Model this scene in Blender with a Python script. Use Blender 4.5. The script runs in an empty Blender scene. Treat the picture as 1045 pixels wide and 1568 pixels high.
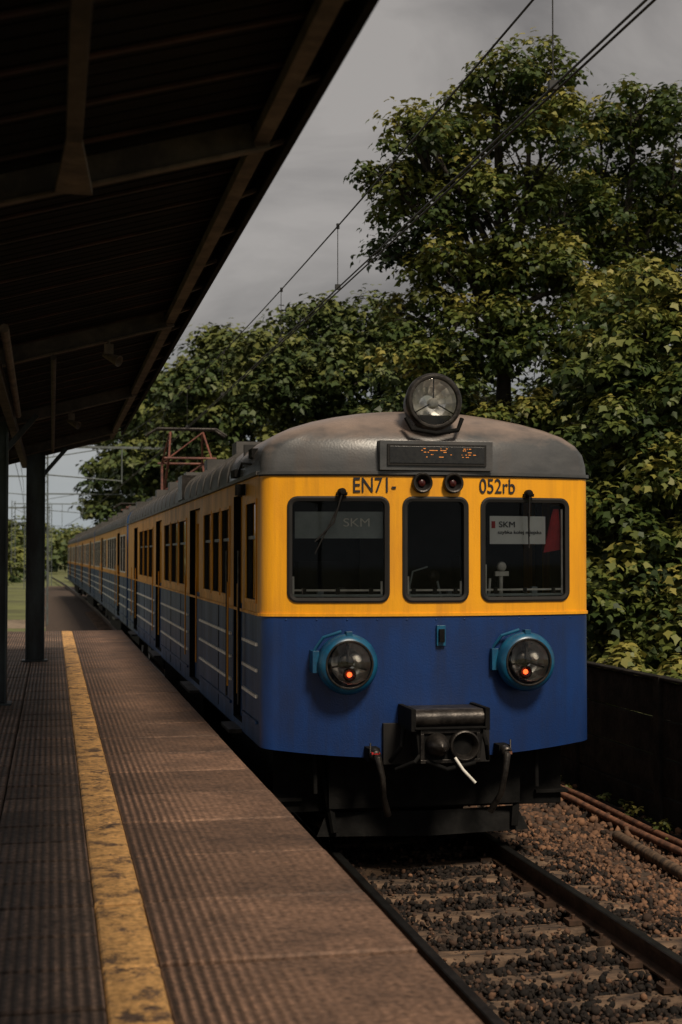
import bpy, math, random
import numpy as np
from mathutils import Vector, Matrix
random.seed(3); rng=np.random.default_rng(3)
scene=bpy.context.scene
R=math.radians
# ------------------------------------------------------------------ materials
def newmat(name):
    m=bpy.data.materials.new(name); m.use_nodes=True
    nt=m.node_tree; nt.nodes.clear(); return m,nt
def N(nt,t,**kw):
    n=nt.nodes.new(t)
    for k,v in kw.items():
        if k in n.inputs: n.inputs[k].default_value=v
        else: setattr(n,k,v)
    return n
def mat(name,c1,c2=None,scale=4,rough=.6,metal=0,bump=0,bscale=60,stretch=(1,1,1),lo=.4,hi=.65,rvar=.15,coat=0,detail=8,spec=.5,dirt=0,dirtc=(.03,.022,.016),dscale=1.5,dust=None):
    m,nt=newmat(name); L=nt.links
    out=N(nt,'ShaderNodeOutputMaterial'); p=N(nt,'ShaderNodeBsdfPrincipled')
    L.new(p.outputs[0],out.inputs[0])
    p.inputs['Metallic'].default_value=metal; p.inputs['Roughness'].default_value=rough
    p.inputs['Coat Weight'].default_value=coat; p.inputs['Coat Roughness'].default_value=.15
    p.inputs['Specular IOR Level'].default_value=spec
    tc=N(nt,'ShaderNodeTexCoord'); mp=N(nt,'ShaderNodeMapping'); mp.inputs['Scale'].default_value=stretch
    L.new(tc.outputs['Object'],mp.inputs[0])
    no=N(nt,'ShaderNodeTexNoise'); no.inputs['Scale'].default_value=scale; no.inputs['Detail'].default_value=detail; no.inputs['Roughness'].default_value=.65
    L.new(mp.outputs[0],no.inputs['Vector'])
    cr=N(nt,'ShaderNodeValToRGB'); cr.color_ramp.elements[0].position=lo; cr.color_ramp.elements[1].position=hi
    if c2 is None: c2=tuple(x*.6 for x in c1)
    cr.color_ramp.elements[0].color=(*c2,1); cr.color_ramp.elements[1].color=(*c1,1)
    L.new(no.outputs['Fac'],cr.inputs[0]); col=cr.outputs[0]
    if dust:   # dust settles on upward-facing surfaces
        g=N(nt,'ShaderNodeNewGeometry'); sx=N(nt,'ShaderNodeSeparateXYZ'); L.new(g.outputs['Normal'],sx.inputs[0])
        a=N(nt,'ShaderNodeMath',operation='MULTIPLY_ADD'); a.inputs[1].default_value=1.3; a.inputs[2].default_value=-.72; L.new(no.outputs['Fac'],a.inputs[0])
        b=N(nt,'ShaderNodeMath',operation='ADD'); L.new(a.outputs[0],b.inputs[0]); L.new(sx.outputs[2],b.inputs[1])
        mr3=N(nt,'ShaderNodeMapRange'); mr3.inputs['From Min'].default_value=.35; mr3.inputs['From Max'].default_value=.85; mr3.inputs['To Max'].default_value=.9; L.new(b.outputs[0],mr3.inputs[0])
        um=N(nt,'ShaderNodeMix',data_type='RGBA'); L.new(mr3.outputs[0],um.inputs[0]); L.new(col,um.inputs[6]); um.inputs[7].default_value=(*dust,1); col=um.outputs[2]
    if dirt:
        mp2=N(nt,'ShaderNodeMapping'); mp2.inputs['Scale'].default_value=(6,6,.5); L.new(tc.outputs['Object'],mp2.inputs[0])
        nd=N(nt,'ShaderNodeTexNoise'); nd.inputs['Scale'].default_value=dscale; nd.inputs['Detail'].default_value=10; nd.inputs['Roughness'].default_value=.7
        L.new(mp2.outputs[0],nd.inputs['Vector'])
        mr2=N(nt,'ShaderNodeMapRange'); mr2.inputs['From Min'].default_value=.46; mr2.inputs['From Max'].default_value=.74; mr2.inputs['To Max'].default_value=dirt
        L.new(nd.outputs['Fac'],mr2.inputs[0])
        dm=N(nt,'ShaderNodeMix',data_type='RGBA'); L.new(mr2.outputs[0],dm.inputs[0]); L.new(col,dm.inputs[6]); dm.inputs[7].default_value=(*dirtc,1); col=dm.outputs[2]
    L.new(col,p.inputs['Base Color'])
    mr=N(nt,'ShaderNodeMapRange'); mr.inputs['To Min'].default_value=min(1,rough+rvar); mr.inputs['To Max'].default_value=max(.05,rough-rvar)
    L.new(no.outputs['Fac'],mr.inputs[0]); L.new(mr.outputs[0],p.inputs['Roughness'])
    if bump:
        n2=N(nt,'ShaderNodeTexNoise'); n2.inputs['Scale'].default_value=bscale; n2.inputs['Detail'].default_value=5
        L.new(tc.outputs['Object'],n2.inputs['Vector'])
        b=N(nt,'ShaderNodeBump'); b.inputs['Strength'].default_value=bump; b.inputs['Distance'].default_value=.01
        L.new(n2.outputs['Fac'],b.inputs['Height']); L.new(b.outputs[0],p.inputs['Normal'])
    return m
def emat(name,c,s):
    m,nt=newmat(name); o=N(nt,'ShaderNodeOutputMaterial'); e=N(nt,'ShaderNodeEmission'); e.inputs[0].default_value=(*c,1); e.inputs[1].default_value=s
    nt.links.new(e.outputs[0],o.inputs[0]); return m
def glassmat(name,tint,refl=.12,rough=.03):
    m,nt=newmat(name); L=nt.links; o=N(nt,'ShaderNodeOutputMaterial'); mx=N(nt,'ShaderNodeMixShader')
    t=N(nt,'ShaderNodeBsdfTransparent'); t.inputs[0].default_value=(*tint,1)
    g=N(nt,'ShaderNodeBsdfGlossy'); g.inputs['Roughness'].default_value=rough
    lw=N(nt,'ShaderNodeFresnel'); lw.inputs['IOR'].default_value=1.45
    a=N(nt,'ShaderNodeMath',operation='MULTIPLY_ADD'); a.inputs[1].default_value=1.0; a.inputs[2].default_value=refl-.04
    L.new(lw.outputs[0],a.inputs[0]); L.new(a.outputs[0],mx.inputs[0]); L.new(t.outputs[0],mx.inputs[1]); L.new(g.outputs[0],mx.inputs[2]); L.new(mx.outputs[0],o.inputs[0])
    return m
M={}
M['yellow']=mat('yellow_paint',(.88,.385,.008),(.76,.31,.008),scale=3,rough=.42,bump=.16,bscale=90,stretch=(1,1,.35),lo=.25,hi=.55,dirt=.45,dirtc=(.34,.14,.02))
M['blue']=mat('blue_paint',(.005,.032,.140),(.0035,.019,.085),scale=3,rough=.40,bump=.2,bscale=80,stretch=(1,1,.4),lo=.3,hi=.6,dirt=.45,dirtc=(.010,.016,.036))
M['yside']=mat('yellow_side_paint',(.80,.36,.022),(.46,.20,.02),scale=2.2,rough=.5,stretch=(1,1,.25),lo=.30,hi=.58,bump=.1,dirt=.6,dirtc=(.07,.04,.022),spec=.25)
M['bside']=mat('blue_side_paint',(.018,.065,.17),(.008,.028,.08),scale=2.2,rough=.5,stretch=(1,1,.25),lo=.32,hi=.62,bump=.1,dirt=.6,dirtc=(.018,.018,.02),spec=.22)
M['roof']=mat('roof_paint',(.07,.066,.062),(.032,.03,.028),scale=2.5,rough=.55,lo=.35,hi=.6,bump=.1,dust=(.13,.10,.08))
M['dome']=mat('dome_paint',(.085,.086,.088),(.05,.052,.055),scale=2.1,rough=.30,lo=.40,hi=.62,bump=.12,stretch=(1,1,2.5),dirt=.4,dirtc=(.12,.085,.065),dscale=.7,dust=(.25,.185,.15))
M['rubber']=mat('rubber',(.010,.010,.010),(.016,.014,.013),rough=.6,spec=.3)
M['black']=mat('dark_metal',(.008,.0075,.007),(.003,.003,.003),scale=6,rough=.8,bump=.3,bscale=30,spec=.15)
M['greas']=mat('greasy_steel',(.055,.048,.042),(.014,.012,.011),scale=9,rough=.42,metal=.6,bump=.3,bscale=40)
M['white']=mat('white_trim',(.80,.78,.72),(.55,.53,.48),scale=8,rough=.5)
M['chrome']=mat('chrome',(.95,.94,.91),(.75,.74,.72),rough=.30,metal=.85,rvar=.08,scale=12)
M['bluering']=mat('ring_paint',(.008,.11,.21),(.006,.055,.12),scale=7,rough=.34)
M['interior']=mat('cab_interior',(.014,.014,.014),(.005,.0055,.006),scale=3,rough=.8)
M['glass']=glassmat('window_glass',(.88,.90,.90),.018)
M['lens']=glassmat('lens_glass',(.97,.97,.95),.05)
M['sideglass']=glassmat('side_window_glass',(.3,.32,.33),.14,.05)
M['paper']=mat('paper_sign',(.82,.82,.80),(.72,.72,.7),rough=.7)
M['greysign']=mat('grey_sign',(.30,.34,.34),(.22,.25,.25),rough=.5)
M['ink']=mat('ink',(.012,.014,.02),rough=.7)
M['red']=mat('red_cloth',(.50,.012,.012),(.25,.008,.008),rough=.7)
M['dred']=mat('dark_red_lens',(.05,.005,.004),(.02,.003,.003),rough=.25)
M['led']=emat('amber_led',(1,.33,.07),1.0)
M['tail']=emat('tail_lamp_glow',(1,.09,.02),3.5)
M['display']=mat('display_panel',(.012,.012,.013),(.02,.02,.02),scale=30,rough=.3)
M['rail']=mat('rail_steel',(.09,.05,.032),(.035,.02,.012),scale=6,rough=.6,metal=.2)
M['railtop']=mat('rail_top',(.09,.09,.088),(.04,.04,.04),rough=.42,metal=.9)
M['sleeper']=mat('sleeper_concrete',(.20,.125,.075),(.03,.02,.015),scale=4,rough=.9,bump=.7,bscale=25,stretch=(1,3,1),lo=.38,hi=.68)
M['pant']=mat('pantograph_paint',(.20,.065,.04),(.09,.035,.027),scale=5,rough=.6)
M['insul']=mat('insulator',(.25,.1,.05),rough=.3)
M['wire']=mat('wire_metal',(.02,.02,.02),rough=.6)
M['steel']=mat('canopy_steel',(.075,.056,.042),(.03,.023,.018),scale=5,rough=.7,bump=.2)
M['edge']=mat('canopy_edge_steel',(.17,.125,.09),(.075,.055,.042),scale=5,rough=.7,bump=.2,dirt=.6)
M['post']=mat('post_paint',(.045,.065,.07),(.014,.016,.018),scale=4,rough=.5,stretch=(1,1,.3))
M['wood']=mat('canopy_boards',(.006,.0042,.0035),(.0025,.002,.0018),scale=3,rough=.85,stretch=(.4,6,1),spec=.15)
M['batten']=mat('canopy_battens',(.055,.018,.010),(.010,.005,.0035),scale=2.5,rough=.8)
M['wall']=mat('wall_concrete',(.030,.026,.022),(.008,.0075,.007),scale=5,rough=.95,bump=.8,bscale=18,spec=.2)
M['bark']=mat('bark',(.04,.032,.025),(.016,.013,.010),scale=6,rough=.95,bump=.8,bscale=20)
M['mast']=mat('mast_steel',(.12,.145,.145),(.08,.09,.09),rough=.6)
M['rust']=mat('rusty_pipe',(.30,.13,.07),(.10,.045,.028),scale=7,rough=.85,bump=.4)
M['concrete']=mat('platform_concrete',(.10,.075,.06),(.05,.04,.032),scale=3,rough=.95,bump=.5,bscale=20)

def platform_mat(name,base,dark,ribs,paint=None,strength=1.0):
    m,nt=newmat(name); L=nt.links
    out=N(nt,'ShaderNodeOutputMaterial'); p=N(nt,'ShaderNodeBsdfPrincipled'); L.new(p.outputs[0],out.inputs[0])
    p.inputs['Roughness'].default_value=.72; p.inputs['Specular IOR Level'].default_value=.4
    tc=N(nt,'ShaderNodeTexCoord')
    n1=N(nt,'ShaderNodeTexNoise'); n1.inputs['Scale'].default_value=1.7; n1.inputs['Detail'].default_value=9; n1.inputs['Roughness'].default_value=.7
    n2=N(nt,'ShaderNodeTexNoise'); n2.inputs['Scale'].default_value=38; n2.inputs['Detail'].default_value=6
    for n in (n1,n2): L.new(tc.outputs['Object'],n.inputs['Vector'])
    cr=N(nt,'ShaderNodeValToRGB'); cr.color_ramp.elements[0].position=.36; cr.color_ramp.elements[1].position=.63
    cr.color_ramp.elements[0].color=(*dark,1); cr.color_ramp.elements[1].color=(*base,1)
    L.new(n1.outputs['Fac'],cr.inputs[0]); col=cr.outputs[0]
    at=N(nt,'ShaderNodeAttribute',attribute_name='tone')
    mu=N(nt,'ShaderNodeMix',data_type='RGBA',blend_type='MULTIPLY'); mu.inputs[0].default_value=1
    L.new(col,mu.inputs[6]); L.new(at.outputs['Color'],mu.inputs[7]); col=mu.outputs[2]
    sp=N(nt,'ShaderNodeMapRange'); sp.inputs['From Min'].default_value=.3; sp.inputs['From Max'].default_value=.7; sp.inputs['To Min'].default_value=.5; sp.inputs['To Max'].default_value=1.35
    L.new(n2.outputs['Fac'],sp.inputs[0])
    m2=N(nt,'ShaderNodeMix',data_type='RGBA',blend_type='MULTIPLY'); m2.inputs[0].default_value=1
    L.new(col,m2.inputs[6]); L.new(sp.outputs[0],m2.inputs[7]); col=m2.outputs[2]
    n4=N(nt,'ShaderNodeTexNoise'); n4.inputs['Scale'].default_value=5; n4.inputs['Detail'].default_value=12; n4.inputs['Roughness'].default_value=.8
    L.new(tc.outputs['Object'],n4.inputs['Vector'])
    st=N(nt,'ShaderNodeMapRange'); st.inputs['From Min'].default_value=.56; st.inputs['From Max'].default_value=.68; st.inputs['To Min'].default_value=1; st.inputs['To Max'].default_value=.38
    L.new(n4.outputs['Fac'],st.inputs[0])
    m5=N(nt,'ShaderNodeMix',data_type='RGBA',blend_type='MULTIPLY'); m5.inputs[0].default_value=1
    L.new(col,m5.inputs[6]); L.new(st.outputs[0],m5.inputs[7]); col=m5.outputs[2]
    if paint:
        n3=N(nt,'ShaderNodeTexNoise'); n3.inputs['Scale'].default_value=7; n3.inputs['Detail'].default_value=12; n3.inputs['Roughness'].default_value=.82
        L.new(tc.outputs['Object'],n3.inputs['Vector'])
        c3=N(nt,'ShaderNodeValToRGB'); c3.color_ramp.elements[0].position=.43; c3.color_ramp.elements[1].position=.50
        L.new(n3.outputs['Fac'],c3.inputs[0])
        pm=N(nt,'ShaderNodeMix',data_type='RGBA'); L.new(c3.outputs[0],pm.inputs[0]); L.new(col,pm.inputs[6])
        pc=N(nt,'ShaderNodeMix',data_type='RGBA',blend_type='MULTIPLY'); pc.inputs[0].default_value=.85; pc.inputs[6].default_value=(*paint,1); L.new(sp.outputs[0],pc.inputs[7])
        L.new(pc.outputs[2],pm.inputs[7]); col=pm.outputs[2]
    L.new(col,p.inputs['Base Color'])
    b=N(nt,'ShaderNodeBump'); b.inputs['Strength'].default_value=.8; b.inputs['Distance'].default_value=.008
    L.new(n2.outputs['Fac'],b.inputs['Height'])
    if ribs:
        w=N(nt,'ShaderNodeTexWave',wave_type='BANDS',bands_direction='X'); w.inputs['Scale'].default_value=7.2; w.inputs['Distortion'].default_value=.3; w.inputs['Detail'].default_value=1
        L.new(tc.outputs['Object'],w.inputs['Vector'])
        sx=N(nt,'ShaderNodeSeparateXYZ'); L.new(tc.outputs['Object'],sx.inputs[0])
        mr=N(nt,'ShaderNodeMapRange'); mr.inputs['From Min'].default_value=ribs[0]; mr.inputs['From Max'].default_value=ribs[1]; mr.inputs['To Min'].default_value=1; mr.inputs['To Max'].default_value=.14
        L.new(sx.outputs[0],mr.inputs[0])
        wr=N(nt,'ShaderNodeMapRange'); wr.inputs['From Min'].default_value=.35; wr.inputs['From Max'].default_value=.62; wr.inputs['To Min'].default_value=.4; wr.inputs['To Max'].default_value=1
        L.new(n1.outputs['Fac'],wr.inputs[0])
        mq=N(nt,'ShaderNodeMath',operation='MULTIPLY'); L.new(mr.outputs[0],mq.inputs[0]); L.new(wr.outputs[0],mq.inputs[1])
        mm=N(nt,'ShaderNodeMath',operation='MULTIPLY'); L.new(w.outputs['Fac'],mm.inputs[0]); L.new(mq.outputs[0],mm.inputs[1])
        b2=N(nt,'ShaderNodeBump'); b2.inputs['Strength'].default_value=1; b2.inputs['Distance'].default_value=.02
        L.new(mm.outputs[0],b2.inputs['Height']); L.new(b.outputs[0],b2.inputs['Normal']); L.new(b2.outputs[0],p.inputs['Normal'])
        dm=N(nt,'ShaderNodeMapRange'); dm.inputs['From Max'].default_value=.7; dm.inputs['To Min'].default_value=.25; dm.inputs['To Max'].default_value=1.4
        L.new(w.outputs['Fac'],dm.inputs[0])
        fx=N(nt,'ShaderNodeMix',data_type='RGBA',blend_type='MULTIPLY'); L.new(mq.outputs[0],fx.inputs[0]); L.new(col,fx.inputs[6]); L.new(dm.outputs[0],fx.inputs[7]); L.new(fx.outputs[2],p.inputs['Base Color'])
    else: L.new(b.outputs[0],p.inputs['Normal'])
    return m
M['slabR']=platform_mat('slab_edge',(.20,.116,.076),(.095,.057,.040),(.55,1.0))
M['slabL']=platform_mat('slab_ribbed',(.21,.138,.10),(.085,.059,.045),(50,60))
M['slabY']=platform_mat('slab_yellow_paint',(.16,.10,.068),(.07,.048,.034),None,(.66,.37,.135))
M['joint']=mat('joint_dirt',(.014,.011,.009),(.006,.005,.004),scale=20,rough=1,spec=.1)

def attrmat(name,ramp,rough=.9,trans=0,gloss=.3,noise=None):
    m,nt=newmat(name); L=nt.links
    out=N(nt,'ShaderNodeOutputMaterial'); p=N(nt,'ShaderNodeBsdfPrincipled'); p.inputs['Roughness'].default_value=rough; p.inputs['Specular IOR Level'].default_value=gloss
    at=N(nt,'ShaderNodeAttribute',attribute_name='tone'); cr=N(nt,'ShaderNodeValToRGB')
    e=cr.color_ramp.elements; e[0].position=ramp[0][0]; e[0].color=(*ramp[0][1],1); e[1].position=ramp[-1][0]; e[1].color=(*ramp[-1][1],1)
    for q,c in ramp[1:-1]:
        k=e.new(q); k.color=(*c,1)
    L.new(at.outputs['Fac'],cr.inputs[0]); L.new(cr.outputs[0],p.inputs['Base Color'])
    if trans:
        t=N(nt,'ShaderNodeBsdfTranslucent'); L.new(cr.outputs[0],t.inputs[0]); mx=N(nt,'ShaderNodeMixShader'); mx.inputs[0].default_value=trans
        L.new(p.outputs[0],mx.inputs[1]); L.new(t.outputs[0],mx.inputs[2]); L.new(mx.outputs[0],out.inputs[0])
    else: L.new(p.outputs[0],out.inputs[0])
    return m
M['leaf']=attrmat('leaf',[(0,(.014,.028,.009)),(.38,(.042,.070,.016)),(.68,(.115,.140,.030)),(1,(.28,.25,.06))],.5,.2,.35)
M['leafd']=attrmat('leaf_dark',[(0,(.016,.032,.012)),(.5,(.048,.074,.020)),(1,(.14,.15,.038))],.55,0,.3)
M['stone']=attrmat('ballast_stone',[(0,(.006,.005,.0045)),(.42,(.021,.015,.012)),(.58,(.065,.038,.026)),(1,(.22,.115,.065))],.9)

# ------------------------------------------------------------------ mesh builder
def warpx(y): return -.75*(max(0,y-12)/88)**2
class MB:
    def __init__(s): s.v=[];s.f=[];s.mi=[];s.mats=[];s.sm=[];s.tone=None
    def add(s,vs,fs,m,smooth=False):
        if m not in s.mats: s.mats.append(m)
        k=s.mats.index(m); o=len(s.v); s.v+= [tuple(v) for v in vs]
        for f in fs: s.f.append(tuple(i+o for i in f)); s.mi.append(k); s.sm.append(smooth)
    def box(s,x0,x1,y0,y1,z0,z1,m):
        s.add([(x0,y0,z0),(x1,y0,z0),(x1,y1,z0),(x0,y1,z0),(x0,y0,z1),(x1,y0,z1),(x1,y1,z1),(x0,y1,z1)],
              [(0,3,2,1),(4,5,6,7),(0,1,5,4),(1,2,6,5),(2,3,7,6),(3,0,4,7)],m)
    def beam(s,p,q,w,h,m,up=(0,0,1)):
        p=Vector(p);q=Vector(q);d=(q-p).normalized();u=Vector(up);sd=d.cross(u).normalized();u=sd.cross(d).normalized()
        vs=[]
        for c in (p,q):
            for a,b in ((-1,-1),(1,-1),(1,1),(-1,1)): vs.append(c+sd*a*w/2+u*b*h/2)
        s.add(vs,[(0,1,2,3),(7,6,5,4),(0,4,5,1),(1,5,6,2),(2,6,7,3),(3,7,4,0)],m)
    def tube(s,pts,r,m,n=8,cap=True):
        pts=[Vector(p) for p in pts]; rr=r if isinstance(r,(list,tuple)) else [r]*len(pts)
        vs=[];fs=[]
        prev=None
        for i,p in enumerate(pts):
            d=(pts[min(i+1,len(pts)-1)]-pts[max(i-1,0)]).normalized()
            if prev is None:
                a=Vector((0,0,1)) if abs(d.z)<.9 else Vector((1,0,0)); prev=d.cross(a).normalized()
            sd=(prev-d*prev.dot(d)).normalized(); prev=sd; up=d.cross(sd)
            for k in range(n):
                t=2*math.pi*k/n; vs.append(p+(sd*math.cos(t)+up*math.sin(t))*rr[i])
        for i in range(len(pts)-1):
            for k in range(n):
                a=i*n+k;b=i*n+(k+1)%n; fs.append((a,b,b+n,a+n))
        s.add(vs,fs,m,True)
        if cap: s.add(vs[:n],[tuple(range(n))[::-1]],m); s.add(vs[-n:],[tuple(range(n))],m)
    def lathe(s,c,axis,prof,m,n=36,smooth=True):
        c=Vector(c);ax=Vector(axis).normalized(); a=Vector((0,0,1)) if abs(ax.z)<.9 else Vector((1,0,0))
        u=ax.cross(a).normalized(); w=ax.cross(u)
        vs=[];fs=[]
        for r,h in prof:
            for k in range(n):
                t=2*math.pi*k/n; vs.append(c+ax*h+(u*math.cos(t)+w*math.sin(t))*r)
        for i in range(len(prof)-1):
            for k in range(n):
                a=i*n+k;b=i*n+(k+1)%n; fs.append((a,b,b+n,a+n))
        s.add(vs,fs,m,smooth)
    def obj(s,name,parent=None,bevel=0,warp=False,tone=None):
        me=bpy.data.meshes.new(name)
        v=s.v
        if warp: v=[(x+warpx(y),y,z) for x,y,z in v]
        me.from_pydata(v,[],s.f); 
        for m in s.mats: me.materials.append(m)
        me.polygons.foreach_set('material_index',s.mi); me.polygons.foreach_set('use_smooth',s.sm)
        if tone is not None:
            at=me.color_attributes.new('tone','FLOAT_COLOR','POINT'); t=np.asarray(tone,dtype=np.float32)
            at.data.foreach_set('color',np.repeat(t[:,None],4,1).ravel())
        me.update()
        o=bpy.data.objects.new(name,me); scene.collection.objects.link(o)
        if bevel:
            b=o.modifiers.new('bevel','BEVEL'); b.width=bevel; b.segments=2; b.limit_method='ANGLE'; b.angle_limit=R(40)
        if parent: setp(o,parent)
        return o
def setp(o,p):
    o.parent=p; o.matrix_parent_inverse=Matrix.Translation(-Vector(p.location))
def empty(name,loc=(0,0,0)):
    e=bpy.data.objects.new(name,None); e.location=loc; scene.collection.objects.link(e); return e

# ------------------------------------------------------------------ train
CX=3.165; W=1.45; YF=11.58; BZ=.22
train=empty('passenger_train',(CX,YF,0))
def yf(u): return YF+BZ*(u/W)**2
def FP(u,z,d=0): return (CX+u,yf(u)-d,z)
def contour(w,y0,r,yend,us):
    L=[]
    ue=w-r
    ye=YF+y0+BZ*(ue/W)**2 if w>0 else YF+y0
    L.append((-w,yend))
    na=7
    for i in range(na):
        a=math.pi/2*(1-i/na); L.append((-(ue+r*math.sin(a)),ye+r-r*math.cos(a)))
    for t in us:
        u=t*ue; L.append((u,YF+y0+BZ*(u/W)**2))
    for i in range(1,na+1):
        a=math.pi/2*(i/na); L.append(((ue+r*math.sin(a)),ye+r-r*math.cos(a)))
    L.append((w,yend))
    return L
RC=.13; UE=W-RC; YS=yf(UE)+RC
holes=[(-1.215,-.425,2.19,3.025),(-.26,.26,2.19,3.025),(.425,1.215,2.19,3.025)]
mb=MB()
ul=sorted(set([-UE,UE]+[h[0] for h in holes]+[h[1] for h in holes]+[round(-1.3+.1*i,3) for i in range(27)]))
zl=[2.055,2.19,2.4,2.6,2.8,3.025,3.1,3.24]
cols=[(-1.45,YS)]+[(-(UE+RC*math.sin(a)),yf(UE)+RC-RC*math.cos(a)) for a in [math.pi/2*(1-i/7) for i in range(1,7)]]
cols+=[(u,yf(u)) for u in ul]
cols+=[((UE+RC*math.sin(a)),yf(UE)+RC-RC*math.cos(a)) for a in [math.pi/2*i/7 for i in range(1,8)]]
vs=[(CX+c[0],c[1],z) for z in zl for c in cols]; fs=[]; n=len(cols)
for j in range(len(zl)-1):
    for i in range(n-1):
        um=(cols[i][0]+cols[i+1][0])/2; zm=(zl[j]+zl[j+1])/2
        if any(h[0]<um<h[1] and h[2]<zm<h[3] for h in holes): continue
        a=j*n+i; fs.append((a,a+1,a+1+n,a+n))
mb.add(vs,fs,M['yellow'],True)
def strip(z0,z1,d,m):
    vs=[];fs=[]
    for c in cols:
        nx=c[0]/W if abs(c[0])>UE else 0; ny=-1 if abs(c[0])<=UE else -(1-(abs(c[0])-UE)/RC)
        l=math.hypot(nx,ny) or 1; nx/=l;ny/=l
        for dd,z in ((0,z0),(d,z0),(d,z1),(0,z1)): vs.append((CX+c[0]+nx*dd,c[1]+ny*dd,z))
    for i in range(len(cols)-1):
        for k in range(3): a=i*4+k; fs.append((a,a+4,a+5,a+1))
    mb.add(vs,fs,m)
strip(2.048,2.072,.012,M['yellow']); strip(3.236,3.262,.022,M['dome']); strip(3.224,3.2355,.012,M['rubber'])
zr=[None,1.0,1.2,1.45,1.7,1.9,2.055]; vs=[];fs=[]
for z in zr:
    for c in cols:
        vs.append((CX+c[0],c[1],z if z else .86+.09*min(1,(abs(c[0])/W))**2))
for j in range(len(zr)-1):
    for i in range(n-1): a=j*n+i; fs.append((a,a+1,a+1+n,a+n))
mb.add(vs,fs,M['blue'],True)
vs=[];fs=[]
for c in cols:
    z=.86+.09*min(1,(abs(c[0])/W))**2
    vs+=[(CX+c[0],c[1],z),(CX+c[0]*.96,c[1]+.06,z)]
for i in range(n-1): a=2*i; fs.append((a,a+1,a+3,a+2))
mb.add(vs,fs,M['black'])
prof=[(3.25,1.45,0,.13),(3.34,1.45,.01,.14),(3.44,1.43,.03,.16),(3.52,1.38,.06,.2),(3.60,1.28,.11,.26),(3.66,1.15,.18,.32),(3.72,.97,.28,.36),(3.77,.77,.40,.36),(3.81,.56,.55,.3),(3.845,.33,.8,.2),(3.86,.001,1.2,.0005)]
us=[-1+i/10 for i in range(21)]
vs=[];fs=[];nn=0
for z,w,y0,r in prof:
    c=contour(w,y0,r,YF+2.5,us); nn=len(c); vs+=[(CX+a,b,z) for a,b in c]
for j in range(len(prof)-1):
    for i in range(nn-1): a=j*nn+i; fs.append((a,a+1,a+1+nn,a+nn))
mb.add(vs,fs,M['dome'],True)
mb.obj('cab_front',train)

mb=MB()
def rrect(u0,u1,z0,z1,r,k=6):
    pts=[]
    for cx,cz,a0 in ((u1-r,z1-r,0),(u0+r,z1-r,90),(u0+r,z0+r,180),(u1-r,z0+r,270)):
        for i in range(k+1):
            a=R(a0+90*i/k); pts.append((cx+r*math.cos(a),cz+r*math.sin(a)))
    out=[]
    for i,p in enumerate(pts):
        out.append(p); q=pts[(i+1)%len(pts)]
        if abs(q[0]-p[0])>.2:
            for t in (.25,.5,.75): out.append((p[0]+(q[0]-p[0])*t,p[1]+(q[1]-p[1])*t))
    return out
def ring(u0,u1,z0,z1,r,wd,d0,d1,m):
    o=rrect(u0,u1,z0,z1,r); 
    i_=rrect(u0+wd,u1-wd,z0+wd,z1-wd,max(.012,r-wd)); k=len(o)
    if len(i_)!=k: i_=[(u0+wd+(p[0]-u0)*(u1-u0-2*wd)/(u1-u0), z0+wd+(p[1]-z0)*(z1-z0-2*wd)/(z1-z0)) for p in o]
    m_=[((a[0]*.6+b[0]*.4),(a[1]*.6+b[1]*.4)) for a,b in zip(o,i_)]
    loops=[[FP(a,b,-.004) for a,b in o],[FP(a,b,d1*.7) for a,b in o],[FP(a,b,d1) for a,b in m_],[FP(a,b,d1*.6) for a,b in i_],[FP(a,b,d0) for a,b in i_]]
    vs=[p for l in loops for p in l];fs=[]
    for j in range(4):
        for t in range(k): a=j*k+t;b=j*k+(t+1)%k; fs.append((a,b,b+k,a+k))
    mb.add(vs,fs,m,False)
def pane(u0,u1,z0,z1,d,m):
    vs=[];k=6
    for i in range(k+1):
        u=u0+(u1-u0)*i/k; vs+=[FP(u,z0,d),FP(u,z1,d)]
    mb.add(vs,[(2*i,2*i+2,2*i+3,2*i+1) for i in range(k)],m,True)
for wi,(u0,u1,z0,z1) in enumerate(holes):
    ring(u0-.028,u1+.028,z0-.028,z1+.028,.085,.042,-.04,.016,M['rubber'])
    pane(u0+.01,u1-.01,z0+.01,z1-.01,-.03,M['glass'])
    for a,h in ((u0+.022,.16 if wi<2 else .26),(u1-.038,.12 if wi<2 else .74)):
        mb.box(CX+a,CX+a+.016,yf(a)+.036,yf(a)+.05,z0+.03,z0+.03+h,M['white'])
    for i in range(5):
        a=u0+.02+(u1-u0-.04)*i/5; b=u0+.02+(u1-u0-.04)*(i+1)/5
        mb.beam(FP(a,z0+.075,-.044),FP(b,z0+.075,-.044),.012,.016,M['white'])
        mb.beam(FP(a,z0+.032,-.044),FP(b,z0+.032,-.044),.02,.02,M['greysign'])
    for q in (.15,.5,.85):
        a=u0+(u1-u0)*q; mb.box(CX+a-.018,CX+a+.018,yf(a)+.033,yf(a)+.08,z0+.04,z0+.092,M['rubber'])
mb.obj('windscreen_frames',train)

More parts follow.
